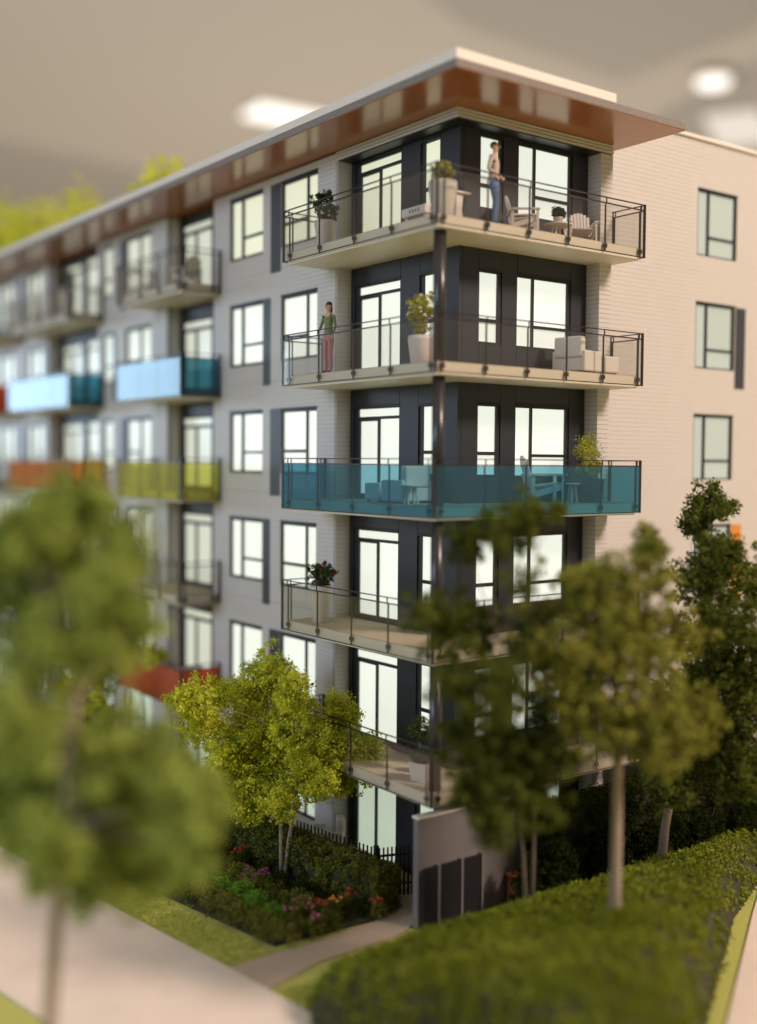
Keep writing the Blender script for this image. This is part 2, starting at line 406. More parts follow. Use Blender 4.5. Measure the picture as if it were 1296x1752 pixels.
WR = ((10.20, 11.90, .72, 2.50), [(10.24, 10.66, .76, 2.42), (10.72, 11.82, 1.27, 2.42), (10.72, 11.82, .76, 1.21)])
WR2 = ((15.2, 16.9, .72, 2.50), [(15.24, 15.66, .76, 2.42), (15.72, 16.82, 1.27, 2.42), (15.72, 16.82, .76, 1.21)])

leftholes = []; rightholes = []
for i, k in enumerate(LV):
    near = panemat(k); far = panemat(k, far=True)
    for wd in (A, Bw, Cw, Dw, Ew, Fw, Gw):
        leftholes.append((wd[0][0], wd[0][1], wd[0][2]+k, wd[0][3]+k))
        window('window', PL, wd[0], wd[1], k, near if wd in (A, Bw) else far)
    ev = i % 2 == 0
    strips = [(8.10, 8.64), (18.10, 18.55), (28.2, 28.7)] if ev else [(8.62, 9.02), (18.9, 19.1), (25.5, 25.88)]
    for (s0, s1) in strips:
        leftholes.append((s0, s1, .2+k, 2.56+k)); ppart('accent_panel', M['strip'], B, PL, s0+.004, s1-.004, .204+k, 2.556+k, .008, .1)
    for wd in (WR, WR2):
        rightholes.append((wd[0][0], wd[0][1], wd[0][2]+k, wd[0][3]+k))
        window('window', PM, wd[0], wd[1], k, panemat(k, dim=True))
    if k in (9, 3, -3):
        rightholes.append((11.93, 12.38, .23+k, 2.47+k))
        o = ppart('accent_panel', M['orange_strip'] if k == 3 else M['strip'], B, PM, 11.934, 12.376, .234+k, 2.466+k, .008, .1)
        if k == 3: o['label'] = 'orange panel'
    # corner: doors, narrow and wide windows in the dark cladding
    window('balcony_door', PD, DOOR[0], DOOR[1], k, near)
    window('window', PD, NL[0], NL[1], k, near)
    window('window', PR, NR[0], NR[1], k, near if k != 12 else M['pane'])
    window('window', PR, BR[0], BR[1], k, near if k != 12 else M['pane'])
    # cladding panels left and right of the corner
    top = 2.93 if k != 12 else 2.56
    base = .225
    G = .006
    for (a0, a1, b0, b1) in [(YD, 1.98, base, top), (1.98, 2.68, base, .80), (1.98, 2.68, 2.48, top), (2.68, 3.40, base, top), (3.40, 5.26, 2.52, top), (5.26, 5.40, base, top)]:
        if b1-b0 > .02: ppart('cladding_panel', M['dark'], B, PD, a0+(G if a0 > YD else 0), a1-G, b0+k+G, b1+k, 0, .11)
    for (a0, a1, b0, b1) in [(XD+.112, 2.30, base, top), (2.30, 2.99, base, .80), (2.30, 2.99, 2.50, top), (2.99, 3.46, base, top), (3.46, 5.22, base, .78), (3.46, 5.22, 2.52, top), (5.22, 5.75, base, top)]:
        if b1-b0 > .02: ppart('cladding_panel', M['dark'], B, PR, a0+G, a1-G, b0+k+G, b1+k, 0, .10)
    # recess 1 and 2
    window('balcony_door', PD, D1[0], D1[1], k, far)
    for (a0, a1, b0, b1) in [(11.86, 12.70, base, top+.2), (12.70, 14.78, 2.54, top+.2), (14.78, 14.92, base, top+.2)]:
        ppart('cladding_panel', M['dark'], B, PD, a0+G, a1-G, b0+k+G, b1+k-.25, 0, .11)
    window('balcony_door', PD, D2[0], D2[1], k, far); window('window', PD, D3[0], D3[1], k, far)
    for (a0, a1, b0, b1) in [(20.41, 21.2, base, top+.2), (21.2, 22.55, 2.60, top+.2), (22.55, 22.9, base, top+.2), (22.9, 25.0, 2.54, top+.2), (25.0, 25.29, base, top+.2)]:
        ppart('cladding_panel', M['dark'], B, PD, a0+G, a1-G, b0+k+G, b1+k-.25, 0, .11)

for (y0, y1) in ((5.50, 11.85), (14.92, 20.4), (25.3, 44)):
    siding(PL, y0, y1, -2.9, 14.76, [h for h in leftholes if h[0] >= y0-.01 and h[1] <= y1+.01])
siding(('y', 5.40), XW, XD-.004, -2.9, 14.56, [])
siding(('y', 14.80), XW+.13, XD-.004, -2.9, 14.76, [])
siding(('y', 25.18), XW+.13, XD-.004, -2.9, 14.76, [])
siding(PM, 6.18, 21, -2.9, 15.74, rightholes, bm='siding_back_pale')
# corner pier, one ring of boards per course
pm = MB(); z = -2.9
while z < 14.5:
    gap = .030 if (z-.17) % 3.0 < .111 else .014
    pm.box(5.76, 6.17, YP, 1.49, z, min(z+.111-gap, 14.54)); z += .111
MB().box(5.768, 6.162, YP+.008, 1.488, -2.9, 14.54).build('pier_core', M['siding_back'], B)
pm.build('pier', M['siding'], B)['kind'] = 'stuff'
# frieze under the soffit: three courses
for j in range(3):
    z0 = 14.56+j*.075
    f = MB(); f.box(XW-.004*j, XW+.35, YP+.003*j, 5.49, z0, z0+.060); f.box(XW+.351, 6.19, YP+.003*j, YP+.35, z0, z0+.060)
    f.build('frieze_board', M['siding'], B)
MB().box(XW+.02, 6.17, YP+.02, 1.30, 14.535, 14.558).build('frieze_soffit', M['frame'], B)
MB().box(XW+.02, XW+.3, YP+.32, 5.45, 14.56, 14.775).build('frieze_backing', M['siding_back'], B)

MB().box(XW+.02, XD+.11, 1.301, 5.39, 14.535, 14.558).build('frieze_soffit', M['frame'], B)
# roof: wooden soffit, fascia deck, white cap
rf = MB(); rf.box(-.30, 6.60, -.92, 1.49, 14.80, 14.955); rf.box(-.30, 6.17, 1.492, 44, 14.80, 14.955)
roof = rf.build('roof', M['fascia'], B)
sf = MB(); sf.box(-.292, 6.592, -.912, 1.48, 14.782, 14.797); sf.box(-.292, 6.165, 1.482, 44, 14.782, 14.797)
sf.build('soffit', M['wood'], roof)
ca = MB(); ca.box(-.285, 4.26, -.905, 43.9, 14.972, 15.075); ca.box(-.275, 4.27, -.895, 43.9, 15.082, 15.165); ca.box(-.24, 4.22, -.86, 43.8, 14.957, 14.971)
ca.build('roof_cap', M['roofwhite'], roof)
pc = MB(); pc.box(6.14, 21, 1.44, 1.9, 15.745, 15.83)
pc.build('parapet_cap', M['roofwhite'], B)
MB().box(6.36, 9.4, .25, 1.49, -.10, .03).build('canopy', M['slab'], B)

# balconies
def balcony(k, boxes, path, posts, gm, label=None):
    sl = MB()
    for b in boxes: sl.box(b[0], b[1], b[2], b[3], k-.07, k+.205)
    slab = sl.build('balcony', M['slab'], B)
    if label: slab['label'] = label
    dk = MB()
    for b in boxes: dk.box(b[0]+.012, b[1]-.004, b[2]+.012, b[3]-.004, k+.207, k+.222)
    dk.build('deck', M['deck'], slab)
    P = [Vector((x, y, 0)) for x, y in path]
    segs = list(zip(P, P[1:]))
    for si, (a, b) in enumerate(segs):
        d = b-a; L = d.length; d.normalize(); nrm = Vector((d.y, -d.x, 0))
        def beam(name, t0, t1, z0, z1, th, mt, off=0):
            q0 = a+d*t0+nrm*off; q1 = a+d*t1+nrm*off
            x0, x1 = sorted((q0.x, q1.x)); y0, y1 = sorted((q0.y, q1.y))
            if x1-x0 < 1e-4: x0 -= th/2; x1 += th/2
            else: y0 -= th/2; y1 += th/2
            return part_box(name, mt, slab, x0, x1, y0, y1, z0, z1)
        ts = posts[si]
        e = .026
        beam('top_rail', e, L-e, k+1.20, k+1.222, .034, M['rail'])
        beam('mid_rail', e, L-e, k+1.070, k+1.098, .026, M['rail'])
        beam('bottom_rail', e, L-e, k-.018, k+.004, .022, M['rail'])
        for t in ts:
            beam('rail_post', t-.014, t+.014, k+.005, k+1.068, .03, M['rail'], -.03 if True else 0)
            beam('rail_stub', t-.012, t+.012, k+1.099, k+1.199, .02, M['rail'])
            beam('clamp', t-.045, t+.045, k+.085, k+.175, .05, M['rail'], -.025)
        cuts = [e] + [t for t in ts if .2 < t < L-.2] + [L-e]
        for c0, c1 in zip(cuts, cuts[1:]):
            beam('glass_panel', c0+.006, c1-.006, k+.006, k+1.068, .012, gm, .02)
    for q in [P[0]] + P[1:-1] + [P[-1]]:
        part_box('corner_post', M['rail'], slab, q.x-.024, q.x+.024, q.y-.024, q.y+.024, k-.02, k+1.225)
    return slab
wrapb = [(.08, XD-.005, .08, 5.395), (.08, XW-.004, 5.396, 5.80), (XD-.004, 6.22, .08, YP-.005), (XD-.004, 5.755, YP-.004, YD-.004)]
wpath = [(1.24, 5.88), (0, 5.88), (0, 0), (6.31, 0), (6.31, 1.0)]
wposts = [[.12, 1.0], [.23, 1.53, 2.93, 4.31, 5.68], [.21, 1.40, 2.61, 3.81, 5.0, 6.2], [.12, .9]]
def gname(gm): return {'clear': None, 'teal': 'teal glass balcony', 'blue': 'blue glass balcony', 'yellow': 'yellow green glass balcony', 'orange': 'orange glass balcony', 'red': 'red glass balcony'}[gm]
for k, gm in ((12, 'clear'), (9, 'clear'), (6, 'teal'), (3, 'clear'), (0, 'clear')):
    balcony(k, wrapb, wpath, wposts, M[gm], gname(gm))
    bx2 = [(.08, XW-.004, 11.48, 15.72), (XW-.003, XD-.005, 11.86, 14.79)]
    g2 = {12: 'clear', 9: 'blue', 6: 'yellow', 3: 'clear', 0: 'red'}[k]
    balcony(k, bx2, [(1.24, 15.8), (0, 15.8), (0, 11.4), (1.24, 11.4)], [[.15], [.25, 1.6, 2.9, 4.15], [.15, 1.05]], M[g2], gname(g2))
    bx3 = [(.08, XW-.004, 19.98, 26.0), (XW-.003, XD-.005, 20.41, 25.17)]
    g3 = {12: 'clear', 9: 'blue', 6: 'orange', 3: 'clear', 0: 'clear'}[k]
    balcony(k, bx3, [(1.24, 26.1), (0, 26.1), (0, 19.9), (1.24, 19.9)], [[.15], [.25, 1.7, 3.2, 4.6, 5.95], [.15, 1.05]], M[g3], gname(g3))
    bx4 = [(.08, XW-.004, 27.98, 34.0)]
    g4 = {12: 'clear', 9: 'red', 6: 'clear', 3: 'clear', 0: 'clear'}[k]
    balcony(k, bx4, [(1.24, 34.1), (0, 34.1), (0, 27.9), (1.24, 27.9)], [[.15], [.25, 1.7, 3.2, 4.6, 5.95], [.15, 1.05]], M[g4], gname(g4))
for k in (9, 6, 3, 0):
    MB().tube([(.36, .33, k+.205), (.36, .33, k+2.93)], .135, 24).build('column', M['column'], B, smooth=True)
# ------------------------------------------------------------------ garden wall, fences
gw = empty('garden_wall', (0, 0, 0), 0, 'flat grey freestanding garden wall under the balcony corner', 'wall')
MB().box(-.10, 3.4, .30, .47, GZ, -.33).build('wall_slab', M['wall_grey'], gw, bevel=.015)
MB().box(-.12, 3.42, .285, .485, -.328, -.27).build('coping', M['roofwhite'], gw, bevel=.01)
pf = empty('privacy_fence', (0, 0, 0), 0, 'low dark panel fence with grey posts in front of the grey garden wall', 'fence')
for i, (x0, x1) in enumerate([(-.02, .36), (.44, 1.0), (1.08, 1.58)]):
    part_box('fence_panel', M['fence'], pf, x0, x1, .20, .24, GZ, -1.36)
    part_box('fence_post', M['wall_grey'], pf, x1+.005, x1+.06, .17, .27, GZ, -1.33)
pk = empty('picket_fence', (0, 0, 0), 0, 'black picket fence running behind the clipped hedge beside the patio', 'fence')
def picket_run(p0, p1, n, zt=-1.5):
    p0, p1 = Vector(p0), Vector(p1)
    ang = math.atan2(p1.y-p0.y, p1.x-p0.x); L = (p1-p0).length
    if 'pk' not in _shared:
        b = MB().box(-.03, .03, -.012, .012, 0, 1.12); b.v = [(v[0]*(.55 if v[2] > 1 else 1), v[1], v[2]) for v in b.v]
        me = bpy.data.meshes.new('picket'); me.from_pydata(b.v, [], b.f); me.materials.append(M['fence']); _shared['pk'] = me
    for i in range(n):
        o = bpy.data.objects.new('picket', _shared['pk']); col.objects.link(o); o.parent = pk
        q = p0.lerp(p1, (i+.5)/n); o.location = (q.x, q.y, GZ+.02); o.rotation_euler.z = ang
    for z in (.25, .92):
        r = MB().box(0, L, .014, .038, GZ+z, GZ+z+.05).build('fence_rail', M['fence'], pk); r.location = (p0.x, p0.y, 0); r.rotation_euler.z = ang
picket_run((.22, 2.15, 0), (1.05, 1.86, 0), 9)
picket_run((.18, 2.25, 0), (-.95, 10.4, 0), 64)
part_box('fence_post', M['fence'], pk, .16, .25, 2.13, 2.22, GZ, GZ+1.2)

# ------------------------------------------------------------------ foliage
def rng(seed): return np.random.default_rng(seed)
def leaf_mesh(name, centers, radii, per, size, mt, parent=None, seed=0, squash=1.0):
    """many small quads scattered in balls round the centres"""
    r = rng(seed); centers = np.asarray(centers, float); N = len(centers)*per
    c = np.repeat(centers, per, 0); rad = np.repeat(np.asarray(radii, float), per)
    d = r.normal(size=(N, 3)); d /= np.linalg.norm(d, axis=1)[:, None]
    p = c + d*(rad*r.random(N)**.5)[:, None]*np.array([1, 1, squash])
    n = d + r.normal(size=(N, 3))*.7; n /= np.linalg.norm(n, axis=1)[:, None]
    t = np.cross(n, r.normal(size=(N, 3))); t /= np.linalg.norm(t, axis=1)[:, None]; b = np.cross(n, t)
    s = size*(.6+.8*r.random(N))[:, None]
    v = np.stack([p-t*s*.5, p+b*s*.32+n*s*.1, p+t*s*.5, p-b*s*.32+n*s*.1], 1).reshape(-1, 3)
    me = bpy.data.meshes.new(name); me.vertices.add(4*N); me.vertices.foreach_set('co', v.astype(np.float32).ravel())
    me.loops.add(4*N); me.loops.foreach_set('vertex_index', np.arange(4*N, dtype=np.int32))
    me.polygons.add(N); me.polygons.foreach_set('loop_start', np.arange(0, 4*N, 4, dtype=np.int32)); me.polygons.foreach_set('loop_total', np.full(N, 4, dtype=np.int32))
    me.materials.append(mt); me.update(calc_edges=True); me.validate()
    o = bpy.data.objects.new(name, me); col.objects.link(o)
    if parent: o.parent = parent
    return o
def clump_points(lobes, dens, seed):
    r = rng(seed); C = []; Rr = []
    for (x, y, z, R) in lobes:
        n = max(10, int(dens*R*R)); d = r.normal(size=(n, 3)); d /= np.linalg.norm(d, axis=1)[:, None]
        rr = R*(.12+.88*r.random(n)**.5)
        rr *= np.where(r.random(n) < .2, 1.34, 1.0)*(1+.25*np.sin(d[:, 0]*5+x*3)*np.cos(d[:, 2]*6+y))
        q = np.array([x, y, z]) + d*rr[:, None]; C.append(q); Rr.append(.09+.11*r.random(n))
    return np.concatenate(C), np.concatenate(Rr)
def tree(name, base, lobes, mt, bark, label, cat='tree', group=None, dens=150, per=26, size=.06, trunk_r=.09, seed=1, stems=1):
    t = empty(name, base, 0, label, cat, group)
    rr = random.Random(seed); b = Vector(base)
    L = [(x-b.x, y-b.y, z-b.z, R) for (x, y, z, R) in lobes]
    cx = sum(l[0] for l in L)/len(L); cy = sum(l[1] for l in L)/len(L); zlo = min(l[2] for l in L); zhi = max(l[2] for l in L)
    tb = MB()
    for s in range(stems):
        ox, oy = (rr.uniform(-.12, .12), rr.uniform(-.12, .12)) if stems > 1 else (0, 0)
        fork = Vector((cx*.35+ox*2, cy*.35+oy*2, max(.5, zlo*.8+.15*(zhi-zlo))))
        topp = Vector((cx+ox*3, cy+oy*3, zlo+(zhi-zlo)*.72))
        mid = fork.lerp(topp, .5) + Vector((rr.uniform(-.1, .1), rr.uniform(-.1, .1), 0))
        tr = trunk_r/(stems**.5)
        tb.tube([(ox*.4, oy*.4, 0), (cx*.12+ox, cy*.12+oy, fork.z*.5), fork, mid, topp], [tr*1.25, tr, tr*.85, tr*.55, tr*.2], 10)
        for (x, y, z, R) in L[s::stems]:
            f = min(max((z-fork.z)/(topp.z-fork.z+1e-6)*.75, 0.02), .8)
            a = fork.lerp(topp, f); e = Vector((x, y, z))
            mm = a.lerp(e, .5) + Vector((rr.uniform(-.1, .1), rr.uniform(-.1, .1), .08))
            tb.tube([a, mm, e], [tr*.42, tr*.28, tr*.1], 6)
            for q in range(4):
                e2 = e + Vector((rr.gauss(0, 1), rr.gauss(0, 1), rr.gauss(0, 1))).normalized()*R*.8
                tb.tube([mm.lerp(e, .6), e.lerp(e2, .5), e2], [tr*.16, tr*.1, tr*.05], 5)
    tb.build('trunk', bark, t, smooth=True)
    C, Rr = clump_points(L, dens, seed)
    leaf_mesh('crown', C, Rr, per, size, mt, t, seed)
    return t
CROWN_FRONT_LEFT = [(-9.67, -3.64, 6.21, 0.49), (-8.51, -2.71, 6.37, 0.54), (-8.9, -2.62, 6.46, 0.41), (-8.46, -4.25, 5.83, 0.27), (-9.68, -2.74, 6.0, 0.39), (-8.42, -3.78, 6.14, 0.33), (-9.52, -2.5, 5.42, 0.44), (-8.84, -2.66, 5.52, 0.49), (-8.88, -4.37, 5.48, 0.46), (-9.36, -4.21, 4.9, 0.52), (-8.23, -3.05, 4.57, 0.49), (-9.56, -3.06, 4.62, 0.35), (-8.02, -3.37, 4.92, 0.24), (-9.92, -3.9, 4.03, 0.51), (-8.39, -3.98, 3.22, 0.66), (-8.88, -2.95, 2.75, 0.65), (-8.15, -4.71, 2.88, 0.57), (-9.25, -2.13, 2.62, 0.58), (-8.23, -3.03, 1.91, 0.74), (-8.22, -5.18, 2.34, 0.41), (-9.59, -4.19, 2.25, 0.44), (-9.6, -2.9, 2.06, 0.39), (-7.81, -3.28, 1.39, 0.5), (-8.91, -3.84, 1.47, 0.39), (-9.64, -3.7, 1.74, 0.19), (-7.8, -4.51, 2.54, 0.47), (-9.74, -3.99, 3.58, 0.44), (-8.7, -4.15, 5.83, 0.34), (-9.15, -3.28, 6.02, 0.39)]
CROWN_YELLOW = [(-0.65, 5.58, 1.89, 0.65), (-1.06, 5.84, 1.39, 0.54), (-1.0, 3.82, 1.87, 0.48), (-2.75, 5.17, 1.64, 0.48), (-2.46, 6.63, 1.42, 0.31), (-1.76, 5.89, 1.54, 0.39), (-1.1, 5.21, 0.73, 0.81), (-0.56, 4.01, 0.9, 0.76), (0.41, 3.98, 1.33, 0.36), (-0.85, 4.83, -0.2, 0.94), (-1.65, 5.36, -0.34, 0.77), (-0.51, 3.59, 0.09, 0.62), (0.42, 3.51, 0.17, 0.49), (0.83, 3.14, 0.4, 0.33), (0.57, 4.09, 0.87, 0.47), (-1.95, 6.56, 0.58, 0.43), (0.62, 4.53, 0.27, 0.62), (0.59, 3.63, -0.02, 0.47), (0.32, 3.59, -0.39, 0.33), (-1.67, 4.64, -0.85, 0.43), (-1.28, 3.85, -0.59, 0.4), (-0.56, 3.31, -0.24, 0.4), (-1.8, 5.24, 0.34, 0.63), (-2.4, 5.4, 1.08, 0.35), (0.38, 3.45, 0.6, 0.41)]
CROWN_YELLOW_FAR = [(-2.13, 13.07, 0.09, 0.71), (-2.26, 13.64, -0.98, 0.58), (-1.8, 13.1, 0.9, 0.44), (-0.36, 12.47, 1.41, 0.34), (-2.32, 13.91, 0.57, 0.51), (-1.83, 12.52, -0.44, 0.44)]
CROWN_OLIVE = [(0.34, -4.41, 4.66, 0.82), (-0.53, -4.15, 3.73, 0.63), (0.98, -4.55, 3.32, 0.83), (0.91, -5.16, 2.4, 0.67), (-0.2, -4.54, 2.78, 0.59), (-0.38, -3.48, 4.35, 0.4), (2.33, -4.22, 3.9, 0.57), (1.85, -4.06, 5.66, 0.37), (2.36, -4.71, 2.43, 0.61), (0.22, -4.4, 3.89, 0.62), (1.21, -4.33, 4.11, 0.53), (1.16, -4.89, 5.02, 0.35), (0.86, -4.9, 5.55, 0.31), (-0.17, -4.33, 5.04, 0.51), (0.43, -4.65, 2.47, 0.61), (0.83, -3.14, 2.89, 0.55)]
CROWN_DARK = [(-0.93, -3.21, 6.0, 0.52), (-1.38, -2.62, 5.74, 0.4), (-0.29, -3.28, 6.2, 0.36), (0.2, -3.31, 6.25, 0.17), (-1.87, -2.34, 4.38, 0.48), (-1.19, -2.44, 4.13, 0.6), (-1.95, -3.92, 3.39, 0.69), (-1.77, -3.14, 2.26, 0.53), (-0.62, -2.95, 1.84, 0.64), (-0.65, -3.47, 3.85, 0.44), (-0.18, -3.32, 2.66, 0.45), (-2.4, -3.39, 3.5, 0.34), (-0.94, -3.6, 5.02, 0.27), (-1.73, -3.7, 1.57, 0.6), (-0.88, -3.69, 1.21, 0.72), (-0.58, -3.8, 1.92, 0.62), (-2.04, -4.03, 1.05, 0.35), (-2.12, -3.48, 1.53, 0.4)]
CROWN_FAR_RIGHT = [(5.88, -2.44, 6.28, 0.46), (5.56, -2.17, 5.86, 0.38), (5.67, -2.97, 5.08, 0.52), (4.92, -2.88, 4.74, 0.57), (5.06, -3.55, 3.94, 0.6), (5.5, -2.58, 3.47, 0.63), (5.6, -3.09, 2.59, 0.75), (5.43, -2.39, 2.3, 0.56), (5.75, -3.44, 1.63, 0.62), (5.67, -2.62, 1.22, 0.69), (5.8, -3.59, 3.27, 0.49), (6.55, -3.02, 4.53, 0.46), (5.25, -2.41, 0.73, 0.56), (5.64, -3.33, 0.62, 0.62), (4.72, -2.34, 1.93, 0.53), (5.15, -2.4, 1.38, 0.56), (3.97, -2.52, 0.95, 0.42), (4.71, -2.39, 0.17, 0.5), (6.51, -3.11, 2.24, 0.51), (5.09, -2.96, 5.35, 0.37)]
ROOF_SHRUBS = [(3.0, 35.6, 18.0, 1.8), (3.0, 32.0, 17.6, 1.6), (3.0, 26.7, 17.2, 1.45), (3.0, 18.5, 17.1, 1.0), (3.0, 20.0, 16.7, 0.95)]
FLOWERS = [(-0.45, 1.2, -2.1, 'r'), (-0.79, 1.76, -2.1, 'r'), (-1.54, 1.77, -2.1, 'r'), (-2.09, 1.2, -2.1, 'p'), (-1.85, 1.8, -2.1, 'p'), (-1.8, 2.16, -2.1, 'p'), (-2.23, 1.87, -2.1, 'p'), (-1.86, 3.9, -2.1, 'm'), (-1.58, 4.06, -2.1, 'm'), (-1.93, 4.17, -2.1, 'm'), (-1.52, 5.45, -2.1, 'r'), (-1.25, 5.56, -2.1, 'r'), (-1.19, 1.73, -2.1, 'o'), (-2.47, 13.56, -2.1, 'o')]
DARK_SHRUBS = [(2.27, -0.55, -1.16, 0.42), (3.2, -0.6, -1.24, 0.42), (3.13, -0.2, -0.02, 0.6), (4.34, -0.2, -0.09, 0.6), (5.72, -0.3, -0.15, 0.6), (6.97, -0.4, -0.33, 0.6), (8.4, -0.5, -0.46, 0.6), (9.93, -0.6, -0.61, 0.6), (2.99, -0.8, -0.82, 0.5), (4.48, -0.8, -0.97, 0.5), (6.08, -0.8, -1.06, 0.5), (7.81, -0.8, -1.16, 0.5), (9.29, -0.9, -1.25, 0.5)]
tree('street_tree', (-9.4, -3.3, GZ), CROWN_FRONT_LEFT, M['leaf_mid'], M['bark_pale'], 'tall mid green tree nearest the camera standing at the left beside the pavement', 'tree', None, 270, 26, .105, .10, 11)
tree('yellow_green_tree', (-.95, 4.3, GZ), CROWN_YELLOW, M['leaf_yellow'], M['bark_pale'], 'bright yellow green tree in the flower bed before the building corner', 'tree', None, 400, 30, .072, .07, 12, 2)
tree('yellow_green_tree', (-1.9, 11.4, GZ), CROWN_YELLOW_FAR, M['leaf_yellow'], M['bark_pale'], 'small yellow green tree farther along the left facade behind the nearest tree', 'tree', None, 300, 26, .09, .09, 13)
tree('street_tree', (0.85, -4.25, GZ), CROWN_OLIVE, M['leaf_olive'], M['bark_pale'], 'olive green tree with bare pale trunk rising from the right ground cover', 'tree', None, 200, 26, .10, .105, 14)
tree('street_tree', (1.6, -1.25, GZ), CROWN_DARK, M['leaf_dark'], M['bark'], 'dark green tree hiding the lower right side of the building corner', 'tree', None, 240, 26, .095, .06, 15, 2)
tree('street_tree', (5.6, -1.35, GZ), CROWN_FAR_RIGHT, M['leaf_dark'], M['bark'], 'dense dark tree at the right edge in front of the blank wall', 'tree', None, 330, 28, .09, .10, 16)
for i, (x, y, z, R) in enumerate(ROOF_SHRUBS):
    b = (x, y, 15.16)
    ls = [(x, y, z, R*.72), (x+R*.5, y+R*.3, z-R*.5, R*.6), (x-R*.5, y-R*.4, z-R*.45, R*.6), (x, y+R*.6, z-R*.55, R*.5)]
    tree('roof_tree', b, ls, M['leaf_roof'], M['bark'], ['leftmost lime green tree on the roof at the photo edge', 'second lime green tree from the left on the roof', 'lime green tree on the roof left of the gap', 'lone lime green tree on the roof nearest the corner', 'small lime green bush beside the lone roof tree'][i], 'tree', 'trees on the roof', 90, 22, .10, .06, 30+i)

# clipped hedge behind the flowers
def hedge(p0, p1, wdt, h, mt, label, seed, n=700):
    t = empty('hedge', (p0[0], p0[1], GZ), 0, label, 'hedge')
    r = rng(seed); dx, dy = p1[0]-p0[0], p1[1]-p0[1]; L = math.hypot(dx, dy); ux, uy = dx/L, dy/L; nx, ny = -uy, ux
    a = r.random(n)*L; s = r.random(n)-.5; z = r.random(n)*h
    face = r.integers(0, 4, n)
    s = np.where(face == 0, -.5, s); s = np.where(face == 1, .5, s); z = np.where(face == 2, h, z)
    a = np.where((face == 3), r.random(n)*.15, a)
    P = np.stack([ux*a+nx*s*wdt, uy*a+ny*s*wdt, z], 1) + r.normal(size=(n, 3))*.03
    leaf_mesh('foliage', P, .10+.05*r.random(n), 34, .06, mt, t, seed)
    bx = MB(); w2 = wdt/2-.12
    q = [(ux*.06+nx*w2, uy*.06+ny*w2), (ux*.06-nx*w2, uy*.06-ny*w2), (dx-nx*w2, dy-ny*w2), (dx+nx*w2, dy+ny*w2)]
    bx.prism(q[::-1], .0, h-.14).build('stems', M['soil_bed'], t)
    return t
hedge((-.12, 1.35), (-1.4, 10.4), .66, .95, M['leaf_bed'], 'dark clipped box hedge along the black picket fence', 41, 1500)
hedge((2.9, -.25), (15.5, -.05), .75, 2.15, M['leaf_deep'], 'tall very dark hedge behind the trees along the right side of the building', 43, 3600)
hedge((-4.6, 12.5), (-5.6, 19.5), 1.1, 1.3, M['leaf_bed'], 'low hedge beyond the nearest tree along the pavement', 42, 900)

def shrub(x, y, z0, h, rad, mt, label, seed, group, size=.045, cat='shrub', flower=None, name='shrub'):
    t = empty(name, (x, y, z0), 0, label, cat, group)
    r = rng(seed); n = int((26+60*rad)*max(1, h/.55))
    d = r.normal(size=(n, 3)); d /= np.linalg.norm(d, axis=1)[:, None]; d[:, 2] = np.abs(d[:, 2])
    P = d*np.array([rad, rad, h*.85])*(.35+.65*r.random(n)**.5)[:, None]
    P[:, 2] += .04
    leaf_mesh('foliage', P, .07+.07*r.random(n), 26, size, mt, t, seed)
    sm = MB()
    for q in range(5):
        e = P[q]; sm.tube([(0, 0, 0), (e[0]*.4, e[1]*.4, e[2]*.6), tuple(e)], [.014, .01, .005], 5)
    sm.build('stem', M['bark'], t)
    if flower:
        fb = MB()
        for q in range(9):
            e = P[r.integers(0, n)]; s = .026+.022*r.random()
            zt = max(e[2], h*.6)+.07*r.random()
            fb.ell((e[0]*.8, e[1]*.8, zt+.06), (s, s, s*.75), 7, 5)
        fb.build('blossoms', flower, t)
    return t
rs = random.Random(5)
k_ = 0
spots = []
for j in range(16):
    y = 1.45+j*.62; x = -2.80-.14*(y-1.4); spots.append((x+rs.uniform(-.1, .1), y, .46, .42, 'leaf_front', 'front'))
for j in range(12):
    y = 1.6+j*.66; x = -2.22-.14*(y-1.4); spots.append((x+rs.uniform(-.12, .12), y, .46, .34, 'leaf_bright' if 1 <= j <= 6 else 'leaf_bed', 'bright'))
for j in range(12):
    y = 1.35+j*.66; x = -1.60-.14*(y-1.4); spots.append((x+rs.uniform(-.12, .12), y, .5, .34, 'leaf_bed' if j % 3 else 'leaf_dark', 'mid'))
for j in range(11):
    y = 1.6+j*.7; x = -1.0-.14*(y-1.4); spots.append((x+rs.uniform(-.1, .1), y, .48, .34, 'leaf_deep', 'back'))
ords = ['first', 'second', 'third', 'fourth', 'fifth', 'sixth', 'seventh', 'eighth', 'ninth', 'tenth', 'eleventh', 'twelfth', 'thirteenth', 'fourteenth', 'fifteenth', 'sixteenth']
def nth(i, kk):
    return ords[sum(1 for s_ in spots[:i] if s_[5] == kk)]
lab = {'front': 'low olive shrub in the lawn side row of the bed', 'bright': 'fresh green shrub in the second row of the flower bed', 'mid': 'dark green shrub in the middle row of the flower bed', 'back': 'very dark shrub in the flower bed against the clipped hedge'}
for i, (x, y, h, rad, mm, kk) in enumerate(spots):
    shrub(x, y, GZ+.04, h*rs.uniform(.85, 1.15), rad*rs.uniform(.85, 1.15), M[mm], lab[kk]+', '+nth(i, kk)+' from the path', 100+i, 'shrubs of the '+kk+' row in the flower bed')
fmat = {'r': ('fl_red', 'red'), 'p': ('fl_pink', 'pink'), 'm': ('fl_magenta', 'magenta'), 'o': ('fl_orange', 'orange')}
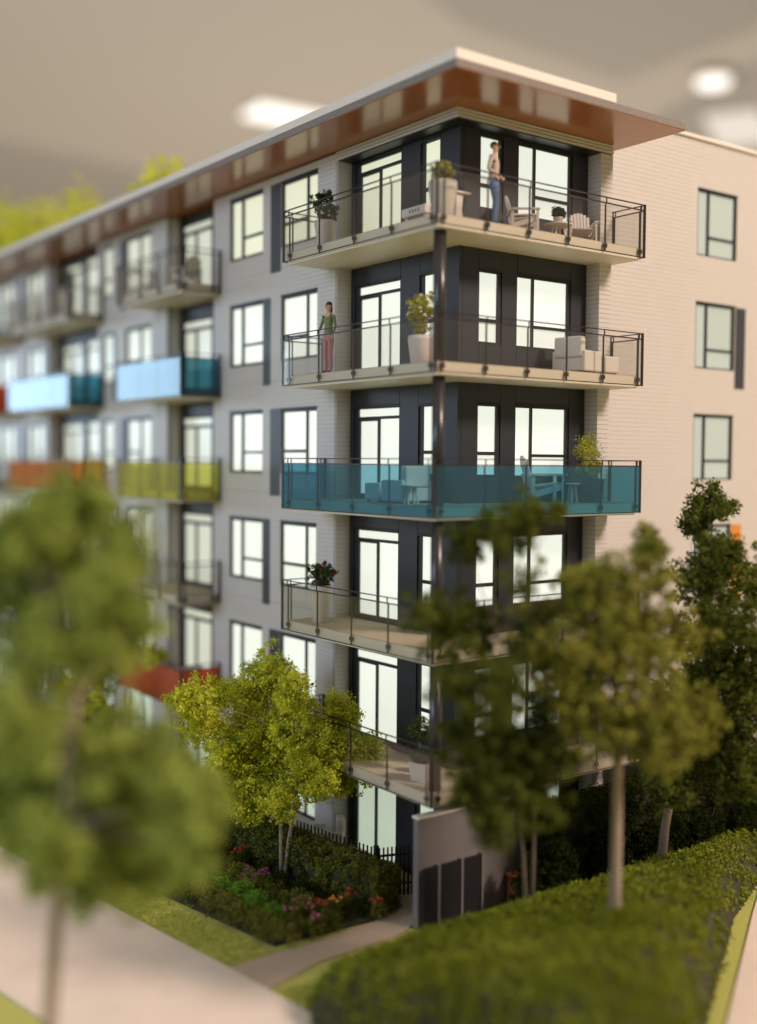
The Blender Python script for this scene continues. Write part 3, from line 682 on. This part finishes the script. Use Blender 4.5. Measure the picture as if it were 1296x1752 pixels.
FLN = ['red flowering plant nearest the end of the clipped hedge', 'red flowering plant second from the end of the clipped hedge', 'red flowering plant left of the pink ones', 'pink flowering plant nearest the lawn strip', 'pink flowering plant in the middle of the pink clump', 'pink flowering plant at the back of the pink clump', 'pink flowering plant leftmost of the pink clump', 'magenta flowering plant front one below the yellow green tree', 'magenta flowering plant right one below the yellow green tree', 'magenta flowering plant left one below the yellow green tree', 'red flowering plant in the shade left of the tree trunk', 'red flowering plant just behind the shaded one by the tree trunk', 'orange flowering plant between the red ones by the hedge', 'orange flowering plant far off behind the nearest tree']
for i, (x, y, z, c) in enumerate(FLOWERS):
    shrub(x, y, GZ+.04, .50, .2, M['leaf_bed'], FLN[i], 200+i, fmat[c][1]+' flowering plants in the bed', .045, 'flowering plant', M[fmat[c][0]], 'flowering_plant')
for i, (x, y, z, R) in enumerate(DARK_SHRUBS):
    z = z; h = max(.5, z-GZ+.1)
    rr_ = R*.95
    shrub(x, y, GZ+.04, h, rr_, M['leaf_deep'], ('low front' if i < 2 else 'back row' if i < 8 else 'front row')+' dark shrub along the right side of the building, '+ords[i if i < 2 else i-2 if i < 8 else i-8]+' from the garden wall', 240+i, 'dark shrubs along the right side of the building', .06)

# ground cover mass in the right foreground
def in_poly(px, py, poly):
    c = np.zeros(px.shape, bool); n = len(poly)
    for i in range(n):
        x0, y0 = poly[i]; x1, y1 = poly[(i+1) % n]
        cnd = ((y0 > py) != (y1 > py)) & (px < (x1-x0)*(py-y0)/(y1-y0+1e-12)+x0); c ^= cnd
    return c
def edge_dist(px, py, poly):
    D = np.full(px.shape, 1e9); n = len(poly)
    for i in range(n):
        a = np.array(poly[i]); b = np.array(poly[(i+1) % n]); e = b-a
        t = np.clip(((px-a[0])*e[0]+(py-a[1])*e[1])/(e@e), 0, 1)
        D = np.minimum(D, np.hypot(px-a[0]-t*e[0], py-a[1]-t*e[1]))
    return D
HP = [(-4.1, -1.7), (-3.4, -.85), (-1.5, -.7), (1.5, -.7), (6, -.7), (14, -.4), (14, .2), (5.9, -3.15), (.95, -6.1), (-2.2, -8.6), (-3.9, -8.0), (-4.3, -4.0)]
def mound_h(px, py):
    d = edge_dist(px, py, HP); ins = in_poly(px, py, HP)
    h = (.80+.26*np.clip(-py-1.2, 0, 5))*(1-np.exp(-d/.35)) + .06*np.sin(px*2.1)*np.cos(py*2.7)*np.minimum(d, 1)
    return np.where(ins, h, -.05)
gx, gy = np.meshgrid(np.linspace(-4.6, 14.5, 150), np.linspace(-9.5, .6, 90)); hh = mound_h(gx, gy)
mv = [(float(a), float(b), GZ+float(c)) for a, b, c in zip(gx.ravel(), gy.ravel(), hh.ravel())]
mf = [(j*150+i, j*150+i+1, (j+1)*150+i+1, (j+1)*150+i) for j in range(89) for i in range(149) if max(hh[j, i], hh[j, i+1], hh[j+1, i], hh[j+1, i+1]) > 0]
mo = MB(); mo.v = mv; mo.f = mf
tag(mo.build('mound', M['soil_bed'], None, True), kind='structure')
r_ = rng(77); qx = r_.uniform(-4.4, 12, 9400); qy = r_.uniform(-9.4, .3, 9400); k2 = in_poly(qx, qy, HP); qx = qx[k2]; qy = qy[k2]
gc = leaf_mesh('ground_cover', np.stack([qx, qy, GZ+mound_h(qx, qy)+.02], 1), .10+.10*r_.random(len(qx)), 24, .075, M['leaf_cover'], None, 78)
tag(gc, 'dense olive green ground cover filling the right foreground', 'ground cover', None, 'stuff')
# short grass texture on the strip beside the pavement
r_ = rng(79); n = 2400; ty = r_.uniform(-1.5, 9, n); tx = -4.17-.14*np.maximum(ty-1, -2)+r_.random(n)*.95+.05
kk = ~((ty > -.3) & (ty < 1.15)); tx = tx[kk]; ty = ty[kk]
ga = leaf_mesh('grass', np.stack([tx, ty, np.full(len(tx), GZ)], 1), np.full(len(tx), .07), 14, .04, leafmat('grass_blade', (.52, .54, .10), (.82, .82, .26), 3), None, 80, .3)
tag(ga, 'short bright green grass on the strip beside the pavement', 'grass', None, 'stuff')

# ------------------------------------------------------------------ pots and furniture on the balconies
def pot_round(name, loc, r0, r1, h, leaf, label, seed, lh=.6, lr=.35, flower=None, mt=None, tall=False, square=False, group='potted plants on the balconies', wide=1):
    t = empty(name, loc, .2, label, 'potted plant', group)
    mt = mt or M['pot']
    if square:
        MB().lathe((0, 0, 0), [(r0*1.3, 0), (r1*1.4, h), (r1*1.2, h), (r1*1.2, h-.06)], 4).build('pot', mt, t, bevel=.01)
    else:
        MB().lathe((0, 0, 0), [(r0*.9, 0), (r0, .03), (r0+(r1-r0)*.55, h*.5), (r1, h*.86), (r1*.97, h), (r1*.85, h), (r1*.85, h-.06)], 24).build('pot', mt, t, True)
    MB().lathe((0, 0, 0), [(r1*.84, h-.08), (r1*.84, h-.05)], 16).build('soil', M['soil'], t)
    r = rng(seed); n = 85
    d = r.normal(size=(n, 3)); d /= np.linalg.norm(d, axis=1)[:, None]
    sq = r.random(n)**.4
    P = d*np.array([lr, lr, lh*.5])*sq[:, None] + np.array([0, 0, h+lh*.45])
    if tall:
        P[:, 0] += .12*np.sin(P[:, 2]*9)
    leaf_mesh('foliage', P, .05+.04*r.random(n), 24, .055, leaf, t, seed)
    sb = MB()
    for q in range(7):
        e = P[q]; sb.tube([(0, 0, h-.06), (e[0]*.4, e[1]*.4, h+.1), tuple(e)], [.012, .009, .004], 5)
    sb.build('stem', M['bark'], t)
    if flower:
        fb = MB()
        for q in range(30):
            e = P[r.integers(0, n)]; e = np.array([e[0]*1.15, e[1]*1.15, e[2]+.02]); s = .024+.016*r.random()
            fb.ell(tuple(e), (s, s, s*.8), 6, 5)
        fb.build('blossoms', flower, t)
    return t
dz = .222
pot_round('potted_plant', (.62, 5.0, 12+dz), .17, .26, .70, M['pot_leaf'], 'leafy green plant in a tall white pot at the left end of the top balcony', 301, .80, .30, tall=True)
pot_round('potted_plant', (.66, .62, 12+dz), .20, .31, .80, M['pot_olive'], 'yellow green grass in a big white urn at the corner of the top balcony', 302, .45, .22)
pot_round('potted_plant', (.78, 1.42, 9+dz), .24, .31, .66, M['pot_olive'], 'olive bush with white blossoms in a wide white pot on the fifth balcony', 303, 1.05, .36, M['roofwhite'], tall=True)
pot_round('potted_plant', (.52, 4.95, 3+dz), .18, .29, .92, M['pot_leaf'], 'red flowering plant in a tall white urn at the left end of the third balcony', 304, .60, .40, M['fl_red'])
pot_round('potted_plant', (5.15, .55, 6+dz), .24, .27, .56, M['pot_olive'], 'bushy yellow green plant in a square dark pot behind the teal glass', 305, .5, .30, M['fl_pink'], mt=M['darkpot'], square=True)
# bush crown on a stem above that pot
tree('potted_tree', (5.15, .62, 6.75), [(5.15, .62, 7.52, .26), (5.0, .6, 7.42, .20), (5.38, .62, 7.45, .20), (5.2, .62, 7.62, .18)], M['pot_olive'], M['bark'], 'round bright green tree top rising above the teal glass at the right', 'tree', None, 420, 24, .04, .03, 306)
pot_round('potted_plant', (.62, 1.05, dz), .20, .24, .42, M['pot_leaf'], 'low green plant in a square pale box at the lowest balcony corner', 307, .28, .28, square=True)
tp = empty('topiary', (.98, 1.62, dz), 0, 'dark green ball topiary on the lowest balcony beside the column', 'topiary')
MB().lathe((0, 0, 0), [(.15, 0), (.19, .32), (.17, .32), (.17, .28)], 20).build('pot', M['darkpot'], tp, True)
MB().tube([(0, 0, .25), (0, 0, .9)], .018, 6).build('stem', M['bark'], tp)
r_ = rng(308); d = r_.normal(size=(90, 3)); d /= np.linalg.norm(d, axis=1)[:, None]
leaf_mesh('foliage', d*.27*(.4+.6*r_.random(90)[:, None]**.5)+np.array([0, 0, .98]), np.full(90, .07), 24, .04, M['pot_leaf'], tp, 308)
pot_round('potted_plant', (.6, 21.5, 12+dz), .2, .28, .9, M['pot_leaf'], 'dark green plant in a pot on the far left top balcony', 309, .95, .33)
pot_round('potted_plant', (4.42, .6, 3+dz), .18, .22, .3, M['pot_leaf'], 'red flowering plant low on the third balcony seen through the trees', 310, .4, .22, M['fl_red'])
shrub(8.3, .8, GZ+.04, 4.15, .32, M['leaf_dark'], 'tall bush with red blossoms against the right wall between the trees', 311, None, .06, 'shrub', M['fl_red'])
tb_ = bpy.data.objects

def adirondack(loc, rz, label, group=None):
    t = empty('adirondack_chair', loc, rz, label, 'chair', group)
    # faces local +x ; slatted back
    for i in range(7):
        y = -.225+i*.075
        o = MB().box(-.012, .012, y-.031, y+.031, 0, .62-.012*(i-3)**2).build('back_slat', M['white'], t)
        o.location = (-.24, 0, .26); o.rotation_euler.y = R3(-17)
    for i in range(5):
        x = -.18+i*.1
        part_box('seat_slat', M['white'], t, x-.044, x+.044, -.26, .26, .30+.012*i, .325+.012*i)
    for s in (-1, 1):
        part_box('armrest', M['white'], t, -.30, .32, s*.31-.05, s*.31+.05, .50, .53)
        part_box('leg', M['white'], t, .24, .30, s*.30-.022, s*.30+.022, 0, .499)
        o = MB().box(-.36, .28, s*.272-.018, s*.272+.018, -.05, .06).build('leg', M['white'], t); o.location = (0, 0, .23); o.rotation_euler.y = R3(-16)
        part_box('leg', M['white'], t, -.32, -.25, s*.30-.022, s*.30+.022, 0, .499)
    part_box('back_rail', M['white'], t, -.36, -.33, -.29, .29, .46, .53)
    return t
adirondack((3.05, .66, 12+dz), R3(-38), 'white slatted garden chair nearer the standing man on the top balcony')
adirondack((5.02, .80, 12+dz), R3(-126), 'white slatted garden chair at the right of the little table on the top balcony')
adirondack((3.80, .66, 6+dz), R3(-30), 'white slatted lounge chair behind the teal glass right of the corner').scale = (1.28, 1.28, 1.28)
adirondack((.62, 12.3, 12+dz), R3(100), 'white slatted chair on the second balcony of the top floor')
def round_table(loc, r, h, label):
    t = empty('side_table', loc, 0, label, 'table')
    MB().lathe((0, 0, 0), [(r, h-.035), (r, h)], 28).build('table_top', M['white'], t, True)
    for a in (0, 1, 2, 3):
        an = a*math.pi/2+.5
        MB().tube([(math.cos(an)*r*.35, math.sin(an)*r*.35, h-.035), (math.cos(an)*r*.62, math.sin(an)*r*.62, 0)], .028, 6).build('leg', M['white'], t)
    return t
round_table((4.08, .62, 12+dz), .32, .36, 'low round white table between the two slatted chairs on the top balcony')
pot_round('potted_plant', (4.08, .62, 12+dz+.36), .09, .12, .16, M['pot_leaf'], 'tiny plant in a white bowl on the round table of the top balcony', 312, .2, .13)
round_table((.62, 1.55, 6+dz), .26, .42, 'white side table behind the teal glass left of the column')
round_table((4.72, .66, 6+dz), .18, .46, 'small white table behind the teal glass between chair and dark pot')
# concrete-look table and grey barbecue behind the corner urn
t = empty('side_table', (1.38, .95, 12+dz), 0, 'white pedestal table right of the corner urn on the top balcony', 'table')
MB().box(-.22, .22, -.16, .16, .70, .745).build('table_top', M['white'], t, bevel=.01)
MB().lathe((-.05, 0, 0), [(.16, 0), (.11, .35), (.14, .70)], 4).build('pedestal', M['white'], t)
t = empty('planter_bench', (.95, 1.75, 12+dz), 0, 'pale grey perforated bench box left of the corner urn on the top balcony', 'bench')
MB().box(-.2, .2, -.42, .42, .30, .50).build('bench_box', M['white'], t, bevel=.03)
for y in (-.2, -.1, 0, .1):
    part_box('hole_shade_plate', M['strip'], t, -.204, -.198, y-.02, y+.02, .36, .44)  # dark plates on the face stand in for the shade inside holes
for y in (-.33, .33): part_box('leg', M['white'], t, -.12, .12, y-.05, y+.05, 0, .299)
def armchair(loc, rz, label):
    t = empty('armchair', loc, rz, label, 'chair')
    MB().box(-.36, .36, -.38, .38, .05, .36).build('seat', M['white'], t, bevel=.04)
    MB().box(-.40, -.20, -.38, .38, .362, .84).build('backrest', M['white'], t, bevel=.05)
    for s in (-1, 1): MB().box(-.36, .36, s*.40-.055, s*.40+.055, .04, .52).build('armrest', M['white'], t, bevel=.04)
    for sx in (-.3, .3):
        for sy in (-.3, .3): part_box('leg', M['darkpot'], t, sx-.03, sx+.03, sy-.03, sy+.03, 0, .05)
    return t
armchair((4.80, .66, 9+dz), R3(10), 'white upholstered armchair at the right end of the fifth balcony')
def ottoman(loc, rz, label):
    t = empty('ottoman', loc, rz, label, 'ottoman')
    MB().box(-.26, .26, -.30, .30, .05, .44).build('cushion', M['white'], t, bevel=.04)
    for sx in (-.2, .2):
        for sy in (-.22, .22): part_box('leg', M['darkpot'], t, sx-.02, sx+.02, sy-.02, sy+.02, 0, .05)
ottoman((5.62, .62, 9+dz), R3(4), 'white square ottoman right of the armchair on the fifth balcony')
armchair((.95, 2.15, 6+dz), R3(95), 'white armchair blurred behind the teal glass left of the column')
ottoman((.85, 2.95, 6+dz), R3(95), 'white ottoman before the armchair behind the teal glass')
armchair((.7, 12.4, dz), R3(80), 'pale armchair behind the red glass balcony at the left')
armchair((1.15, 5.5, GZ+.03), R3(150), 'white patio chair whose back shows above the black picket fence')
t = empty('planter_box', (2.62, .05, GZ), 0, 'orange brown planter box at the right end of the low dark fence', 'planter')
MB().box(-.22, .22, -.2, .2, 0, .62).build('box', M['terracotta'], t, bevel=.02); MB().box(-.26, .26, -.24, .24, .622, .70).build('rim', M['terracotta'], t, bevel=.02)

# ------------------------------------------------------------------ people
def skin_mesh(verts, edges, radii, root=0, sub=2):
    me = bpy.data.meshes.new('tmp'); me.from_pydata(verts, edges, []); o = bpy.data.objects.new('tmp', me); col.objects.link(o)
    md = o.modifiers.new('s', 'SKIN')
    for i, r in enumerate(radii):
        sv = me.skin_vertices[0].data[i]; sv.radius = (r if hasattr(r, '__len__') else (r, r)); sv.use_root = i == root
    md.use_smooth_shade = True
    s = o.modifiers.new('d', 'SUBSURF'); s.levels = sub; s.render_levels = sub
    dg = bpy.context.evaluated_depsgraph_get(); ev = o.evaluated_get(dg); nm = bpy.data.meshes.new_from_object(ev)
    v = [tuple(q.co) for q in nm.vertices]; f = [tuple(p.vertices) for p in nm.polygons]
    bpy.data.objects.remove(o); bpy.data.meshes.remove(nm)
    return v, f
def hand(mb, wrist, direction, palm_n, sgn):
    """palm with five tapered fingers"""
    w_ = Vector(wrist); d = Vector(direction).normalized(); n = Vector(palm_n); n = (n-d*n.dot(d)).normalized(); s = d.cross(n)*sgn
    mb.tube([w_-d*.01, w_+d*.03, w_+d*.085], [.022, .034, .034], 8)
    for i, ln in enumerate((.065, .075, .070, .055)):
        b = w_+d*.08+s*(.026-.0175*i)
        mb.tube([b, b+d*ln*.5+n*.008, b+d*ln*.85+n*.026], [.0095, .0085, .006], 6)
    b = w_+d*.03+s*.03
    mb.tube([b, b+d*.03+s*.022, b+d*.06+s*.026+n*.015], [.012, .010, .007], 6)
def person(loc, rz, label, H, J, mats, hair_long=False):
    """J: joint dictionary in metres for a 1.75 m figure facing +x"""
    t = empty('person', loc, rz, label, 'person'); t.scale = (H/1.75,)*3
    names = list(J['v'].keys()); V = [J['v'][k][0] for k in names]; Rd = [J['v'][k][1] for k in names]
    E = [(names.index(a), names.index(b)) for a, b in J['e']]
    v, f = skin_mesh(V, E, Rd, names.index('pelvis'))
    mb = MB(); mb.v = v; mb.f = f
    for (wr, di, pn, sg) in J['hands']: hand(mb, wr, di, pn, sg)
    # face: nose, ears
    hx, hy, hz = J['head']
    mb.tube([(hx+.088, hy, hz+.022), (hx+.108, hy, hz-.014), (hx+.09, hy, hz-.02)], [.008, .014, .012], 6)
    for s in (-1, 1): mb.ell((hx-.005, hy+s*.077, hz), (.017, .008, .028), 8, 6)
    o = mb.build('body', mats, t, True)
    fn = J['color']
    for p in o.data.polygons: p.material_index = fn(p.center); p.use_smooth = True
    hb = MB(); n0 = 0
    hb.ell((hx-.026, hy, hz+.042), (.088, .080, .080), 16, 12)
    if hair_long: hb.ell((hx-.062, hy, hz-.07), (.045, .072, .14), 12, 8)
    hb.build('hair', mats[-1], t, True)
    eb = MB()
    for s in (-1, 1): eb.ell((hx+.082, hy+s*.031, hz+.012), (.010, .013, .007), 8, 6)
    eb.build('eyes', M['hair'], t)
    mo_ = MB().ell((hx+.089, hy, hz-.048), (.008, .024, .006), 8, 6); mo_.build('mouth', M['fl_red'] if hair_long else M['terracotta'], t)
    return t
def jfig(arms, legs, headoff=(0, 0), fem=False):
    sh = .165 if fem else .195; hip = .085
    v = {'pelvis': ((0, 0, .93), (.115, .155) if not fem else (.11, .15)), 'waist': ((.0, 0, 1.08), (.09, .125) if not fem else (.08, .105)), 'chest': ((.0, 0, 1.27), (.115, .165) if not fem else (.10, .135)),
         'collar': ((-.01, 0, 1.42), (.07, .12) if not fem else (.06, .10)), 'neck': ((.0, 0, 1.50), .048 if not fem else .040), 'chin': ((.025, 0, 1.565), (.062, .055)), 'head': ((.01, 0, 1.64), (.088, .076)), 'crown': ((.0, 0, 1.705), (.065, .06))}
    e = [('pelvis', 'waist'), ('waist', 'chest'), ('chest', 'collar'), ('collar', 'neck'), ('neck', 'chin'), ('chin', 'head'), ('head', 'crown')]
    for s, n in ((1, 'l'), (-1, 'r')):
        v['hip'+n] = ((0, s*.085, .86), .095); k, a, to = legs[n]
        v['knee'+n] = (k, .062); v['calf'+n] = ((k[0]*.6+a[0]*.4-.012, k[1]*.6+a[1]*.4, k[2]*.6+a[2]*.4), .058); v['ankle'+n] = (a, .042); v['toe'+n] = (to, (.030, .038))
        e += [('pelvis', 'hip'+n), ('hip'+n, 'knee'+n), ('knee'+n, 'calf'+n), ('calf'+n, 'ankle'+n), ('ankle'+n, 'toe'+n)]
        el, wr = arms[n]
        v['sh'+n] = ((-.01, s*sh, 1.39), .056 if not fem else .046); v['el'+n] = (el, .042 if not fem else .035); v['wr'+n] = (wr, .028 if not fem else .023)
        e += [('collar', 'sh'+n), ('sh'+n, 'el'+n), ('el'+n, 'wr'+n)]
    return v, e
# man: weight on one leg, hands joined before the belly, one elbow out
v, e = jfig({'l': ((-.06, .31, 1.13), (.13, .16, 1.03)), 'r': ((-.05, -.30, 1.13), (.12, -.14, 1.04))},
            {'l': ((.03, .11, .49), (.0, .13, .09), (.15, .15, .035)), 'r': ((.06, -.10, .49), (.02, -.10, .09), (.17, -.12, .035))})
def mcol(c):
    if c.z > 1.50: return 0
    if c.z > .92: 
        if c.x > .085 and c.z < 1.08: return 0 if abs(c.y) > .10 else 1
        if c.x > .06 and abs(c.y) < .016 and c.z > 1.2: return 3
        return 1
    if c.z < .07: return 4
    if c.x > .14 and c.z > .8: return 0
    return 2
J = {'v': v, 'e': e, 'hands': [((.13, .16, 1.03), (.35, -.6, -.35), (-1, 0, 0), 1), ((.12, -.14, 1.04), (.4, .6, -.35), (-1, 0, 0), -1)], 'head': (.012, 0, 1.64), 'color': mcol}
person((1.93, .42, 12+dz), R3(-58), 'man in tan jacket and blue jeans standing on the top corner balcony', 1.80, J, [M['skin'], M['jacket'], M['jeans'], M['fl_red'], M['shoe'], M['hair']])
# woman: one hand on the rail side, elbow out, looking left
v, e = jfig({'l': ((.02, .25, 1.13), (.10, .20, .90)), 'r': ((-.06, -.33, 1.17), (.14, -.22, 1.00))},
            {'l': ((.03, .085, .49), (.0, .085, .09), (.13, .10, .035)), 'r': ((.04, -.08, .49), (.01, -.075, .09), (.14, -.09, .035))}, fem=True)
def wcol(c):
    if c.z > 1.44 or (c.z > 1.38 and c.x > .02 and abs(c.y) < .07): return 0
    if c.z > .97:
        if c.x > .13 and c.z < 1.03: return 0
        return 1
    if abs(c.y) > .165 and c.z > .75: return 1 if c.z > .93 else 0
    if c.z < .07: return 3
    return 2
J = {'v': v, 'e': e, 'hands': [((.10, .20, .90), (.2, 0, -1), (0, -1, 0), 1), ((.14, -.22, 1.00), (.5, .6, -.4), (-1, 0, 0), -1)], 'head': (.012, 0, 1.64), 'color': wcol}
person((.42, 4.52, 9+dz), R3(192), 'woman in green top and pink trousers standing at the left of the fifth balcony', 1.70, J, [M['skin'], M['shirt'], M['trousers'], M['shoe'], M['hair']], True)

# ------------------------------------------------------------------ render settings
scene.render.engine = 'CYCLES'
scene.cycles.max_bounces = 8; scene.cycles.transparent_max_bounces = 24
scene.cycles.diffuse_bounces = 4; scene.cycles.glossy_bounces = 4
scene.cycles.sample_clamp_indirect = 6
